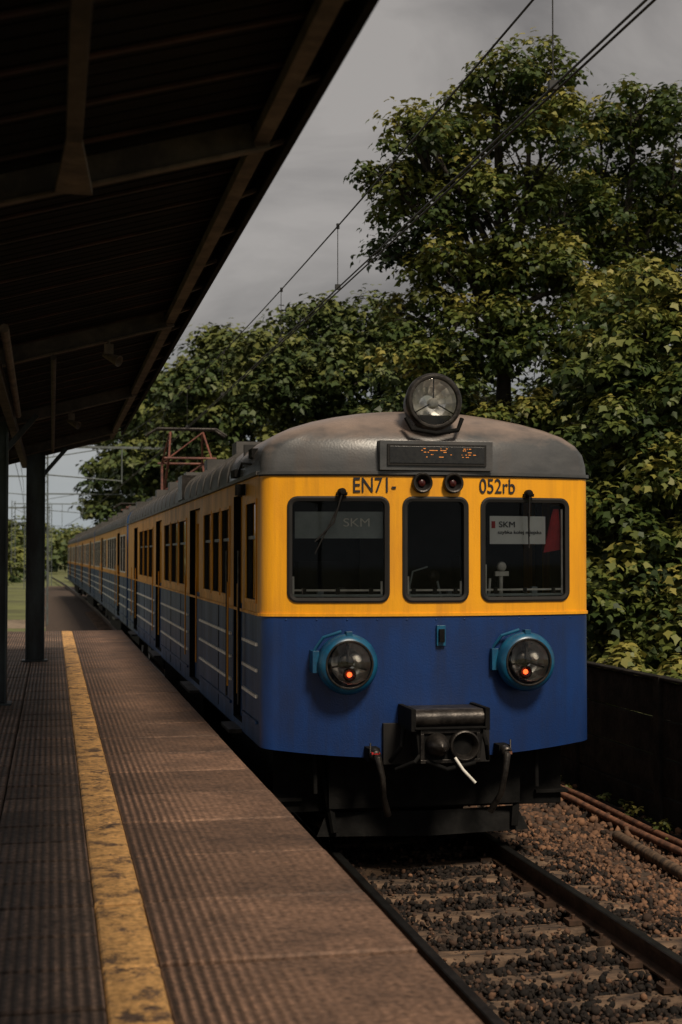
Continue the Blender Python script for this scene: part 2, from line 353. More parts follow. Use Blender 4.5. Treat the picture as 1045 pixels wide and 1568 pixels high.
mb=MB()
mb.box(CX-1.40,CX+1.40,YF+1.7,YF+1.75,1.9,3.6,M['interior'])
mb.box(CX-1.42,CX+1.42,YF+.28,YF+1.7,1.85,1.95,M['interior'])
mb.box(CX-1.38,CX+1.38,YF+.27,YF+.6,1.96,2.2,M['interior'])
mb.box(CX-1.42,CX+1.42,YF+.25,YF+1.7,3.12,3.16,M['interior'])
mb.box(CX-.3,CX-.05,YF+1.62,YF+1.69,2.0,2.9,M['interior'])
mb.box(CX+.5,CX+.9,YF+1.0,YF+1.3,2.0,2.55,M['interior'])
mb.box(CX-1.0,CX-.6,YF+1.0,YF+1.3,2.0,2.5,M['interior'])
mb.lathe((CX+.64,YF+.20,2.46),(0,-1,0),[(0.001,.03),(.035,.03),(.045,0),(.001,0)],M['white'],16)
mb.tube([(CX+.64,YF+.22,2.2),(CX+.64,YF+.21,2.44)],.018,M['white'])
mb.box(CX+.58,CX+.70,YF+.18,YF+.22,2.38,2.42,M['white'])
mb.tube([(CX+.52,YF+.18,2.2),(CX+.53,YF+.18,2.36)],.012,M['white'])
for k in range(12):
    a=-1.15+.19*k; mb.box(CX+a,CX+a+.05,YF+.27,YF+.33,2.2,2.225+.03*(k%3),M['greysign'] if k%2 else M['greas'])
mb.tube([(CX-.2,YF+.2,2.2),(CX-.15,YF+.2,2.42),(CX-.02,YF+.2,2.46)],.008,M['greysign'])
mb.tube([(CX+.1,YF+.2,2.2),(CX+.06,YF+.2,2.36)],.01,M['greysign'])
mb.lathe((CX+.03,YF+.2,2.38),(0,-1,0),[(.05,0),(.055,.01),(.001,.012)],M['greas'],16)
def bent(u0,u1,z0,z1,d,m,th=0):
    vs=[];k=6
    for i in range(k+1):
        u=u0+(u1-u0)*i/k; vs+=[FP(u,z0,d),FP(u,z1,d)]
    mb.add(vs,[(2*i,2*i+2,2*i+3,2*i+1) for i in range(k)],m,True)
bent(-1.17,-.44,2.70,2.925,-.06,M['greysign'])
bent(.50,1.03,2.655,2.895,-.06,M['paper'])
bent(.515,.55,2.79,2.85,-.057,M['red'])
vs=[];fs=[]
for j in range(9):
    t=j/8
    for i in range(7):
        s_=i/6; vs.append((CX+1.14+(s_-.5)*(.05+.13*t)-.03*t,yf(1.15)+.065+.010*math.sin(i*2.2+j*.5),2.96-.38*t+.03*s_*t))
for j in range(8):
    for i in range(6): a=j*7+i; fs.append((a,a+1,a+8,a+7))
mb.add(vs,fs,M['red'],True)
mb.obj('cab_interior',train)
def text(s,u,z,width,height,m,d=.006,name='lettering',bold=0):
    cu=bpy.data.curves.new(name,'FONT'); cu.body=s; cu.size=1; cu.align_x='CENTER'; cu.align_y='CENTER'; cu.extrude=.002; cu.offset=bold
    o=bpy.data.objects.new(name,cu); scene.collection.objects.link(o); cu.materials.append(m)
    bpy.context.view_layer.update()
    dx,dy=o.dimensions[0],o.dimensions[1]
    o.scale=(width/dx,height/dy,1)
    o.rotation_euler=(R(90),0,math.atan(2*BZ*u/W**2)); o.location=FP(u,z,d); setp(o,train); return o
text('EN71-',-.525,3.14,.36,.125,M['ink'],name='fleet_number',bold=.004)
text('052rb',.55,3.14,.33,.125,M['ink'],name='unit_number',bold=.004)
text('SKM',-.66,2.83,.22,.07,M['white'],d=-.054,name='window_lettering')
text('SKM',.66,2.82,.15,.05,M['ink'],d=-.054,name='placard_heading')
text('szybka kolej miejska',.78,2.755,.42,.038,M['ink'],d=-.054,name='placard_text')

mb=MB()
for sgn in (-1,1):
    c=FP(.77*sgn,1.66,0)
    mb.lathe(c,(0,-1,0),[(.235,-.05),(.235,.06),(.25,.09),(.25,.14),(.225,.185),(.20,.20),(.188,.195),(.182,.17)],M['bluering'],48)
    mb.lathe(c,(0,-1,0),[(.202,.198),(.20,.207),(.186,.207),(.184,.185)],M['greas'],48)
    mb.lathe(c,(.12,-1,.1),[(.182,.185),(.165,.11),(.13,.06),(.08,.025),(.001,.01)],M['chrome'],14,False)
    mb.lathe(c,(0,-1,0),[(.184,.190),(.15,.203),(.08,.212),(.001,.214)],M['lens'],40)
    mb.lathe((c[0],c[1]-.06,c[2]+.02),(0,-1,0),[(.06,-.02),(.055,.05),(.04,.06),(.001,.062)],M['greas'],20)
    mb.lathe((c[0]+.085,c[1]-.1,c[2]+.045),(.3,-1,0),[(.001,.03),(.03,.025),(.042,.0),(.042,-.06)],M['white'],16)
    mb.box(c[0]-.008,c[0]+.008,c[1]-.15,c[1]-.02,c[2]+.02,c[2]+.165,M['rubber'])
    mb.beam((c[0],c[1]-.12,c[2]),(c[0]+.16,c[1]-.12,c[2]-.05),.008,.016,M['rubber'])
    mb.beam((c[0],c[1]-.12,c[2]),(c[0]-.16,c[1]-.12,c[2]-.03),.008,.016,M['rubber'])
    cz=(c[0]-.01*sgn,c[1]-.13,c[2]-.085)
    mb.lathe(cz,(0,-1,0),[(.05,-.03),(.056,.02),(.045,.035)],M['greas'],24)
    mb.lathe(cz,(0,-1,0),[(.001,.036),(.016,.03),(.022,.01)],M['tail'],16)
    mb.lathe(cz,(0,-1,0),[(.045,.02),(.03,.012),(.001,.01)],M['dred'],16)
    mb.box(c[0]-.290,c[0]-.235,c[1]-.10,c[1]+.06,c[2]-.07,c[2]+.11,M['bluering'])
    mb.box(c[0]-.02,c[0]+.03,c[1]-.17,c[1]-.08,c[2]+.235,c[2]+.27,M['bluering'])
    mb.tube([(c[0]-.27,c[1]-.02,c[2]+.1),(c[0]-.2,c[1]-.08,c[2]+.22),(c[0]-.05,c[1]-.1,c[2]+.268)],.014,M['bluering'],8)
c=(CX,YF+.12,3.86); mb.lathe(c,(0,-1,.0),[(.001,-.42),(.12,-.40),(.19,-.25),(.215,-.05),(.22,.02),(.245,.03),(.245,.075),(.225,.10),(.20,.10),(.195,.07)],M['greas'],48)
mb.lathe(c,(.1,-1,.06),[(.205,.07),(.19,.0),(.15,-.06),(.08,-.1),(.001,-.11)],M['chrome'],16,False)
mb.lathe(c,(0,-1,0),[(.20,.085),(.16,.10),(.08,.112),(.001,.115)],M['lens'],40)
mb.lathe((c[0],c[1]-.03,c[2]-.01),(0,-1,0),[(.001,.04),(.04,.035),(.05,.0),(.04,-.05)],M['white'],20)
for k in range(3):
    a=R(90+120*k); mb.beam((c[0],c[1]-.05,c[2]),(c[0]+.2*math.cos(a),c[1]-.06,c[2]+.2*math.sin(a)),.010,.010,M['rubber'])
mb.tube([(CX-.245,YF+.05,3.72),(CX-.2,YF+.02,3.62),(CX,YF-.02,3.585),(CX+.2,YF+.02,3.62),(CX+.245,YF+.05,3.72)],.02,M['black'])
mb.box(CX-.16,CX+.16,YF+.1,YF+.5,3.6,3.75,M['dome'])
mb.box(CX-.49,CX+.49,YF-.035,YF+.25,3.272,3.52,M['dome'])
mb.box(CX-.43,CX+.43,YF-.05,YF-.036,3.31,3.49,M['rubber'])
mb.box(CX-.41,CX+.41,YF-.055,YF-.0505,3.33,3.47,M['display'])
for k in range(44):
    a=random.choice([random.uniform(-.15,.08),random.uniform(.18,.32),random.uniform(-.14,.12)]); q=random.choice([3.38,3.40,3.42,3.435,3.45])
    mb.box(CX+a,CX+a+random.choice([.006,.012,.02]),YF-.058,YF-.0555,q,q+.005,M['led'])
for u in (-.125,.145):
    c=FP(u,3.165,0)
    mb.lathe(c,(0,-1,0),[(.086,-.01),(.086,.05),(.078,.06),(.064,.055),(.06,.02)],M['greas'],28)
    mb.lathe(c,(0,-1,0),[(.064,.050),(.05,.02),(.03,.0),(.001,-.0)],M['rubber'],24)
    mb.lathe(c,(0,-1,0),[(.035,.01),(.027,.03),(.001,.035)],M['dred'],16)
for u,e1,e2 in ((-.80,(-.87,2.83),(-1.02,2.57)),(.835,(.83,2.8),(.84,2.62))):
    mb.lathe(FP(u,3.085,0),(0,-1,0),[(.035,-.01),(.035,.05),(.02,.07),(.001,.07)],M['black'],16)
    mb.box(CX+u-.045,CX+u+.045,yf(u)-.045,yf(u),3.06,3.085,M['black'])
    mb.tube([FP(u,3.085,.06),FP(e1[0],e1[1],.045),FP(e2[0],e2[1]+.1,.03)],.008,M['rubber'])
    mb.tube([FP((e1[0]+u)/2-.0,e1[1]+.12,.03),FP(e2[0],e2[1],.022)],.007,M['rubber'])
mb.box(CX+.0,CX+.075,YF-.03,YF,1.80,1.97,M['bluering']); mb.box(CX+.015,CX+.06,YF-.06,YF-.03,1.83,1.94,M['black'])
for u in np.arange(-1.25,1.3,.25): mb.lathe(FP(u,2.02,0),(0,-1,0),[(.009,0),(.006,.005),(.001,.006)],M['blue'],8)
mb.obj('lamps_and_fittings',train,bevel=.004)

mb=MB()
mb.box(CX-.46,CX+.46,YF-.02,YF+.5,.82,1.16,M['rubber'])
mb.box(CX-.30,CX+.30,YF-.46,YF-.10,1.155,1.17,M['black'])
mb.tube([(CX-.30,YF-.36,1.235),(CX+.30,YF-.36,1.235)],.075,M['greas'],14)
mb.box(CX-.30,CX+.30,YF-.30,YF-.02,1.20,1.305,M['greas'])
for s_ in (-1,1):
    mb.box(CX+s_*.31-.02,CX+s_*.31+.02,YF-.45,YF,1.14,1.32,M['black'])
    mb.beam((CX+s_*.27,YF-.40,1.15),(CX+s_*.24,YF-.40,.90),.035,.03,M['black'])
    mb.tube([(CX+s_*.33,YF-.2,1.15),(CX+s_*.36,YF-.25,1.0),(CX+s_*.42,YF-.1,.86)],.02,M['black'])
mb.box(CX-.245,CX+.245,YF-.42,YF-.1,.90,1.14,M['black'])
mb.lathe((CX+.11,YF-.43,1.02),(0,-1,0),[(.125,-.02),(.125,.05),(.11,.06),(.085,.0),(.04,-.08),(.001,-.1)],M['greas'],28)
mb.lathe((CX-.11,YF-.42,1.03),(0,-1,0),[(.10,0),(.085,.08),(.04,.16),(.001,.18)],M['greas'],24)
mb.box(CX-.25,CX+.25,YF-.44,YF-.42,1.12,1.15,M['greas']); mb.box(CX-.25,CX+.25,YF-.44,YF-.42,.88,.91,M['greas'])
mb.box(CX-.25,CX-.22,YF-.44,YF-.42,.91,1.12,M['greas']); mb.box(CX+.22,CX+.25,YF-.44,YF-.42,.91,1.12,M['greas'])
mb.box(CX-.1,CX+.1,YF-.2,YF+.6,.9,1.1,M['black'])
mb.tube([(CX+.02,YF-.5,.93),(CX+.07,YF-.56,.84),(CX+.16,YF-.60,.74)],.013,M['white'])
mb.tube([(CX-.24,YF-.4,.95),(CX-.3,YF-.45,.9),(CX-.42,YF-.3,.82)],.018,M['black'])
mb.tube([(CX-.2,YF-.43,.9),(CX-.05,YF-.5,.84),(CX+.2,YF-.45,.88)],.02,M['black'])
for s_ in (-1,1):
    mb.box(CX+s_*.56-.05,CX+s_*.56+.05,YF-.12,YF+.1,.86,.97,M['black'])
    mb.tube([(CX+s_*.56,YF-.12,.93),(CX+s_*.55,YF-.22,.90),(CX+s_*.52,YF-.25,.75),(CX+s_*.50,YF-.2,.58),(CX+s_*.44,YF-.1,.42)],[.028,.03,.026,.026,.03],M['greas'])
    mb.lathe((CX+s_*.56,YF-.13,.93),(0,-1,-.2),[(.045,0),(.045,.06),(.03,.07)],M['greas'],14)
    mb.tube([(CX+s_*.60,YF-.15,.9),(CX+s_*.60,YF-.15,1.02)],.008,M['greas'])
mb.box(CX-.60,CX-.53,YF-.20,YF-.16,.93,.948,M['red'])
mb.box(CX+.53,CX+.60,YF-.20,YF-.16,.90,.925,M['rust'])
mb.box(CX-1.30,CX+1.30,YF+.55,YF+3.5,.35,.99,M['black'])
mb.box(CX-.85,CX+.85,YF+.35,YF+.5,.40,.90,M['black'])
vs=[(CX-.85,YF+.46,.36),(CX,YF+.35,.36),(CX+.85,YF+.46,.36),(CX-.95,YF+.40,.16),(CX,YF+.27,.16),(CX+.95,YF+.40,.16)]
mb.add(vs,[(0,1,4,3),(1,2,5,4),(3,4,1,0)],M['black'])
for s_ in (-1,1):
    mb.beam((CX+s_*.8,YF+.35,.2),(CX+s_*.9,YF+.5,.9),.05,.04,M['black'])
    mb.tube([(CX+s_*.98,YF+.3,.9),(CX+s_*.98,YF+.28,.55)],.02,M['black'])
    mb.box(CX+s_*1.2-.15,CX+s_*1.2+.15,YF+.5,YF+.8,.45,.48,M['black'])
mb.obj('coupler_and_underframe',train,bevel=.006)

def wheelset(mb,y):
    for s_ in (-1,1):
        mb.lathe((CX+s_*.72,y,.47),(s_,0,0),[(.001,.05),(.1,.06),(.12,.03),(.4,.03),(.42,.06),(.47,.06),(.47,-.05),(.5,-.07),(.4,-.07)],M['greas'],32)
    mb.tube([(CX-.7,y,.47),(CX+.7,y,.47)],.08,M['black'])
def car(y0,y1,wins,doors,first):
    mb=MB()
    for s_ in (-1,1):
        hl=[(a,b,2.175,3.015,'w') for a,b in wins]+[(a,b,1.02,3.12,'d') for a,b in doors]
        ys=YS if first else y0
        yl=sorted(set([ys,y1]+[h[0] for h in hl]+[h[1] for h in hl])); zl=[.95,1.02,2.055,2.175,3.015,3.12,3.24]
        x=CX+s_*W
        for i in range(len(yl)-1):
            for j in range(len(zl)-1):
                ym=(yl[i]+yl[i+1])/2; zm=(zl[j]+zl[j+1])/2
                if any(h[0]<ym<h[1] and h[2]<zm<h[3] for h in hl): continue
                mb.add([(x,yl[i],zl[j]),(x,yl[i+1],zl[j]),(x,yl[i+1],zl[j+1]),(x,yl[i],zl[j+1])],[(0,1,2,3)],M['yside'] if zm>2.055 else M['bside'])
        for a,b,z0,z1,k in hl:
            dp=.03 if k=='w' else .10; xi=x-s_*dp
            mt=M['rubber'] if k=='w' else M['black']
            mb.add([(x,a,z0),(x,b,z0),(x,b,z1),(x,a,z1),(xi,a,z0),(xi,b,z0),(xi,b,z1),(xi,a,z1)],[(0,1,5,4),(1,2,6,5),(2,3,7,6),(3,0,4,7)],mt)
            if k=='w':
                mb.add([(xi,a,z0),(xi,b,z0),(xi,b,z1),(xi,a,z1)],[(0,1,2,3)],M['sideglass'])
                f=.03; xo=x+s_*.012
                for (p,q,r,t) in ((a-f,b+f,z1,z1+f),(a-f,b+f,z0-f,z0),(a-f,a,z0,z1),(b,b+f,z0,z1)):
                    mb.box(min(x-s_*.01,xo),max(x-s_*.01,xo),p,q,r,t,M['white'] if not first else M['yside'])
                mb.box(min(xi,xi+s_*.02),max(xi,xi+s_*.02),a,b,2.7,2.73,M['greas'])
            else:
                half=(a+b)/2
                for p,q in ((a,half-.01),(half+.01,b)):
                    g=.16
                    mb.box(min(xi,xi+s_*.03),max(xi,xi+s_*.03),p,q,z0,2.1,M['bside'])
                    mb.box(min(xi,xi+s_*.03),max(xi,xi+s_*.03),p,p+g,2.1,z1,M['yside']); mb.box(min(xi,xi+s_*.03),max(xi,xi+s_*.03),q-g,q,2.1,z1,M['yside'])
                    mb.box(min(xi,xi+s_*.03),max(xi,xi+s_*.03),p+g,q-g,2.95,z1,M['yside'])
                    mb.add([(xi,p+g,2.1),(xi,q-g,2.1),(xi,q-g,2.95),(xi,p+g,2.95)],[(0,1,2,3)],M['sideglass'])
                xo=x+s_*.03
                for yy in (a-.07,b+.05): 
                    mb.tube([(xo+s_*.02,yy,1.3),(xo+s_*.02,yy,2.3)],.010,M['yside'],6)
                mb.box(min(x,x+s_*.12),max(x,x+s_*.12),a,b,.93,.965,M['greas'])
        segs=[];cur=ys+.1
        for a,b in sorted(doors)+[(y1-.05,y1)]:
            if a-.12>cur: segs.append((cur,a-.12))
            cur=b+.12
        for z in (1.80,1.58,1.36,1.14):
            for a,b in segs:
                mb.box(min(x,x+s_*.022),max(x,x+s_*.022),a,b,z-.013,z+.013,M['white'] if z>1.2 else M['bside'])
        for a,b in segs:
            yy=a+1.1
            while yy<b-.3:
                mb.box(min(x,x+s_*.006),max(x,x+s_*.006),yy,yy+.02,1.0,2.04,M['rubber']); yy+=1.6
        mb.box(min(x,x+s_*.035),max(x,x+s_*.035),ys,y1,3.236,3.268,M['roof'])
        mb.box(min(x,x+s_*.015),max(x,x+s_*.015),ys,y1,2.045,2.068,M['yside'])
        mb.box(CX+s_*.25-.01,CX+s_*.25+.01,(YF+1.8 if first else y0+.05),y1-.05,1.0,3.5,M['interior'])
    yr=YF+2.5 if first else y0
    pr=[(-w,z) for z,w,_,_ in prof]+[(w,z) for z,w,_,_ in prof[::-1]]
    vs=[(CX+a,yr,b) for a,b in pr]+[(CX+a,y1,b) for a,b in pr]; k=len(pr)
    mb.add(vs,[(i,i+1,i+1+k,i+k) for i in range(k-1)],M['roof'],True)
    for yy in ([y1] if first else [y0,y1]):
        mb.add([(CX-W,yy,.95),(CX+W,yy,.95)]+[(CX+a,yy,b) for a,b in pr[::-1]],[tuple(range(k+2))],M['bside'])
    y=yr+.02
    while y<y1-.5:
        for i in range(k-1):
            a,b=pr[i],pr[i+1]
            mb.beam((CX+a[0],y,a[1]+.006),(CX+b[0],y,b[1]+.006),.03,.014,M['roof'],up=(0,1,0))
        y+=.78
    y=yr+2.2
    while y<y1-1:
        for s_ in (-1,1):
            mb.box(CX+s_*.95-.14,CX+s_*.95+.14,y,y+.4,3.66,3.87,M['roof'])
        y+=3.1
    if not first: mb.box(CX-.7,CX+.7,y0-.6,y0,1.0,3.3,M['rubber'])
    mb.box(CX-1.25,CX+1.25,y0+.6,y1-.2,.75,.98,M['black'])
    mb.box(CX-1.2,CX+1.2,(y0+y1)/2-3.2,(y0+y1)/2+3.2,.35,.75,M['black'])
    for yy in (y0+3.4,y1-3.4):
        for q in (-1.25,1.25): wheelset(mb,yy+q)
        for s_ in (-1,1): mb.box(CX+s_*1.0-.06,CX+s_*1.0+.06,yy-1.8,yy+1.8,.4,.65,M['black'])
    return mb
w1=[(12.10,12.72),(13.95,14.62),(14.78,15.45),(15.6,16.35),(18.55,19.6),(19.8,20.85),(21.05,22.1),(24.6,25.7),(25.9,27.0),(27.2,28.3)]
d1=[(13.02,13.66),(16.85,18.1),(22.75,24.0),(28.9,30.15)]
mb=car(YF,32.3,w1,d1,True)
x=CX-W
mb.tube([(x-.05,12.9,1.2),(x-.05,12.9,2.6)],.012,M['greas'],6); mb.tube([(x-.05,13.8,1.2),(x-.05,13.8,2.6)],.012,M['greas'],6)
mb.box(x-.09,x-.01,12.75,12.86,3.10,3.2,M['black']); mb.box(x-.05,x+.02,13.2,13.5,3.29,3.36,M['black'])
mb.box(x+.0,x+.10,12.4,12.62,3.42,3.5,M['black']); mb.tube([(x+.03,12.2,3.34),(x-.02,12.9,3.40),(x+.02,13.4,3.36)],.012,M['black'],6)
mb.box(x-.03,x+.25,18.9,19.5,3.3,3.62,M['greas'])
mb.obj('car_body',train,bevel=0,warp=True)
for i in range(3):
    y0=32.9+i*21.5; L=20.9
    wn=[];dn=[]
    for b in (0,L/2):
        dn.append((y0+b+3.2,y0+b+4.45))
        for k in range(2): wn.append((y0+b+.6+1.2*k,y0+b+1.6+1.2*k))
        for k in range(4): wn.append((y0+b+5.0+1.3*k,y0+b+6.1+1.3*k))
    car(y0,y0+L,[w for w in wn if w[1]<y0+L-.2],dn,False).obj('car_body',train,warp=True)
def panto(mb,yc,top,ln):
    zb=3.98
    for sx in (-.55,.55):
        for sy in (-.7,.7):
            mb.lathe((CX+sx,yc+sy,zb-.14),(0,0,1),[(.06,0),(.09,.03),(.05,.06),(.09,.09),(.05,.12),(.06,.16)],M['insul'],12)
        mb.beam((CX+sx,yc-.9,zb+.05),(CX+sx,yc+.9,zb+.05),.06,.06,M['pant'])
    for sy in (-.75,.75): mb.beam((CX-.6,yc+sy,zb+.05),(CX+.6,yc+sy,zb+.05),.06,.06,M['pant'])
    zm=zb+(top-zb)*.52
    for sy in (-1,1):
        for sx in (-.55,.55):
            mb.tube([(CX+sx,yc+sy*.3,zb+.08),(CX+sx*.9,yc+sy*ln,zm)],.032,M['pant'],6)
            mb.tube([(CX+sx*.9,yc+sy*ln,zm),(CX+sx*.7,yc+sy*.12,top-.08)],.026,M['pant'],6)
        mb.tube([(CX-.6,yc+sy*ln,zm),(CX+.6,yc+sy*ln,zm)],.03,M['pant'],6)
        mb.tube([(CX-.55,yc+sy*.3,zb+.08),(CX+.5,yc+sy*ln,zm)],.018,M['pant'],6)
        mb.tube([(CX-.5,yc+sy*ln,zm),(CX+.38,yc+sy*.12,top-.08)],.016,M['pant'],6)
        mb.tube([(CX-.95,yc+sy*.16,top-.16),(CX-.7,yc+sy*.16,top),(CX+.7,yc+sy*.16,top),(CX+.95,yc+sy*.16,top-.16)],.032,M['greas'],6)
mb=MB(); panto(mb,33.95,5.56,1.0); panto(mb,50.0,4.35,1.5)
mb.box(CX-.5,CX+.5,38,40.5,3.86,4.12,M['roof']); mb.box(CX-.4,CX+.4,43,44.5,3.86,4.1,M['roof'])
for k in range(6): mb.lathe((CX-.4,37+k*2.4,3.8),(0,0,1),[(.06,0),(.09,.05),(.05,.1),(.09,.15),(.04,.25)],M['insul'],10)
mb.tube([(CX-.4,36,4.06),(CX-.4,49,4.06)],.02,M['pant'],6)
mb.obj('pantograph',train,warp=True)

# ------------------------------------------------------------------ track
track=empty('railway_track',(CX,12,0))
mb=MB()
ys=[-6+2*i for i in range(11)]+[16+4*i for i in range(40)]
for s_ in (-1,1):
    xr=CX+s_*.7535
    pf=[(-.07,-.16),(.07,-.16),(.07,-.145),(.012,-.125),(.012,-.045),(.036,-.035),(.036,-.006),(.028,0),(-.028,0),(-.036,-.006),(-.036,-.035),(-.012,-.045),(-.012,-.125),(-.07,-.145)]
    k=len(pf); vs=[(xr+a,y,b) for y in ys for a,b in pf]
    f1=[];f2=[]
    for j in range(len(ys)-1):
        for i in range(k):
            q=(j*k+i,j*k+(i+1)%k,(j+1)*k+(i+1)%k,(j+1)*k+i); (f2 if i in(6,7,8) else f1).append(q)
    mb.add(vs,f1,M['rail']); mb.add(vs,f2,M['railtop'])
mb.obj('rails',track,warp=True)
mb=MB(); y=4.0; i=0
while y<70:
    j=random.uniform(-.03,.03)
    w0=random.uniform(.10,.12); sk=random.uniform(-.035,.035); zz=random.uniform(-.012,.004)
    secs=[-1.28,-.95,-.75,-.5,0,.5,.75,.95,1.28]; dz=[-.01,0,0,-.012,-.024,-.012,0,0,-.01]
    vs=[];fs=[]
    for a,d in zip(secs,dz):
        yy=y+j+sk*a; d+=zz
        for b,c in ((-w0-.03,-.36),(-w0,-.188+d),(-w0+.03,-.160+d),(w0-.03,-.160+d),(w0,-.188+d),(w0+.03,-.36)): vs.append((CX+a,yy+b,c))
    for q in range(8):
        for t in range(5): o=q*6+t; fs.append((o,o+6,o+7,o+1))
    fs+= [(0,1,2,3,4,5),(48,53,52,51,50,49)]
    mb.add(vs,fs,M['sleeper'])
    if y<16:
        for s_ in (-1,1):
            for q in (-.13,.13):
                mb.box(CX+s_*.7535+q-.05,CX+s_*.7535+q+.05,y-.06,y+.06,-.165,-.13,M['rail'])
                mb.tube([(CX+s_*.7535+q,y,-.14),(CX+s_*.7535+q,y,-.095)],.016,M['rail'],8)
    y+=.55
mb.obj('sleepers',track,bevel=.0,warp=True)

ph=(1+5**.5)/2
ico=np.array([(-1,ph,0),(1,ph,0),(-1,-ph,0),(1,-ph,0),(0,-1,ph),(0,1,ph),(0,-1,-ph),(0,1,-ph),(ph,0,-1),(ph,0,1),(-ph,0,-1),(-ph,0,1)])/1.9
icf=np.array([(0,11,5),(0,5,1),(0,1,7),(0,7,10),(0,10,11),(1,5,9),(5,11,4),(11,10,2),(10,7,6),(7,1,8),(3,9,4),(3,4,2),(3,2,6),(3,6,8),(3,8,9),(4,9,5),(2,4,11),(6,2,10),(8,6,7),(9,8,1)])
def bigmesh(name,V,F,material,tone,parent=None,smooth=False):
    me=bpy.data.meshes.new(name); k=F.shape[1]
    me.vertices.add(len(V)); me.vertices.foreach_set('co',V.astype(np.float32).ravel())
    me.loops.add(F.size); me.loops.foreach_set('vertex_index',F.astype(np.int32).ravel())
    me.polygons.add(len(F)); me.polygons.foreach_set('loop_start',np.arange(0,F.size,k,dtype=np.int32)); me.polygons.foreach_set('loop_total',np.full(len(F),k,dtype=np.int32))
    me.update(calc_edges=True)
    at=me.color_attributes.new('tone','FLOAT_COLOR','POINT'); at.data.foreach_set('color',np.repeat(tone.astype(np.float32)[:,None],4,1).ravel())
    me.materials.append(material)
    o=bpy.data.objects.new(name,me); scene.collection.objects.link(o)
    if parent: setp(o,parent)
    return o
def stones(regs):
    P=[];S=[];T=[]
    for x0,x1,y0,y1,dens,sz,zf,tn in regs:
        n=int((x1-x0)*(y1-y0)*dens); p=rng.uniform((x0,y0),(x1,y1),(n,2)); z=np.array([zf(a,b) for a,b in p])+rng.normal(0,.016,n)
        P.append(np.c_[p,z]); S.append(rng.uniform(.45,1.35,n)*sz); T.append(np.clip(tn+rng.normal(0,.2,n),0,1))
    P=np.vstack(P);S=np.concatenate(S);T=np.concatenate(T);n=len(P)
    q=rng.normal(size=(n,4)); q/=np.linalg.norm(q,axis=1)[:,None]; w,x,y,z=q.T
    Rm=np.stack([1-2*(y*y+z*z),2*(x*y-z*w),2*(x*z+y*w),2*(x*y+z*w),1-2*(x*x+z*z),2*(y*z-x*w),2*(x*z-y*w),2*(y*z+x*w),1-2*(x*x+y*y)],1).reshape(n,3,3)
    base=ico[None]*(1+rng.uniform(-.25,.25,(n,12,1)))*np.stack([rng.uniform(.7,1.2,n),rng.uniform(.6,1.1,n),rng.uniform(.45,.9,n)],1)[:,None]
    V=np.einsum('nij,nkj->nki',Rm,base)*S[:,None,None]+P[:,None]
    F=(icf[None]+12*np.arange(n)[:,None,None]).reshape(-1,3)
    return V.reshape(-1,3),F,np.repeat(T,12)
def zb(x,y):
    if x<CX+1.5: return -.212+.012*math.sin(x*5+y*3)+.012*math.sin(y*7-x*4)
    return -.215-.16*min(1,(x-CX-1.5)/1.0)
V,F,T=stones([(1.5,4.7,6.5,14,850,.026,zb,.27),(4.3,6.45,6.5,14,650,.030,zb,.70),(4.4,6.45,14,34,170,.045,zb,.68),(1.6,4.6,6.5,13,110,.020,lambda a,b:-.172,.5)])
bigmesh('track_ballast',V,F,M['stone'],T)
mb=MB()
gm=mat('ballast_bed_soil',(.09,.055,.036),(.035,.024,.017),scale=12,rough=1,bump=1,bscale=30)
ys=[-6,6,12,20,30,40,50,60,70,80,100,130]
px=[(-3.2,-.45),(-1.9,-.26),(1.9,-.26),(2.6,-.40),(3.6,-.43)]
vs=[(CX+a,y,b) for y in ys for a,b in px]
mb.add(vs,[(j*5+i,j*5+i+1,j*5+i+6,j*5+i+5) for j in range(len(ys)-1) for i in range(4)],gm); mb.obj('ballast_bed',warp=True)
mb=MB(); grass=mat('ground_grass',(.15,.165,.055),(.08,.085,.035),scale=.25,rough=1,bump=.6,bscale=10,lo=.35,hi=.6)
mb.add([(-1500,-300,-.46),(1500,-300,-.46),(1500,3000,-.46),(-1500,3000,-.46)],[(0,1,2,3)],grass); mb.obj('ground')
mb=MB(); pm=mat('gravel_path',(.30,.23,.16),(.18,.14,.10),scale=4,rough=1)
mb.add([(-30,60,-.452),(1,60,-.452),(1,68,-.452),(-30,68,-.452)],[(0,1,2,3)],pm)
gb=mat('brown_gravel',(.20,.11,.07),(.09,.055,.038),scale=3,rough=1)
mb.add([(.1,31,-.447),(2.2,31,-.447),(1.2,140,-.447),(-.6,140,-.447)],[(0,1,2,3)],gb); mb.obj('path')

# ------------------------------------------------------------------ platform
plat=empty('station_platform',(0,15,.96))
mb=MB(); tones=[]
def slab(x0,x1,y0,y1,z1,m,th=.10,ch=.008):
    t=random.uniform(.76,1.16); z1+=random.uniform(-.004,.004); tl=random.uniform(-.003,.003)
    mb.add([(x0,y0,z1-th),(x1,y0,z1-th),(x1,y1,z1-th),(x0,y1,z1-th),(x0,y0,z1-ch),(x1,y0,z1-ch),(x1,y1,z1-ch+tl),(x0,y1,z1-ch+tl),
            (x0+ch,y0+ch,z1),(x1-ch,y0+ch,z1),(x1-ch,y1-ch,z1+tl),(x0+ch,y1-ch,z1+tl)],
           [(0,1,5,4),(1,2,6,5),(2,3,7,6),(3,0,4,7),(4,5,9,8),(5,6,10,9),(6,7,11,10),(7,4,8,11),(8,9,10,11)],m)
    tones.extend([t]*12)
y=-2.35
YE=31.0
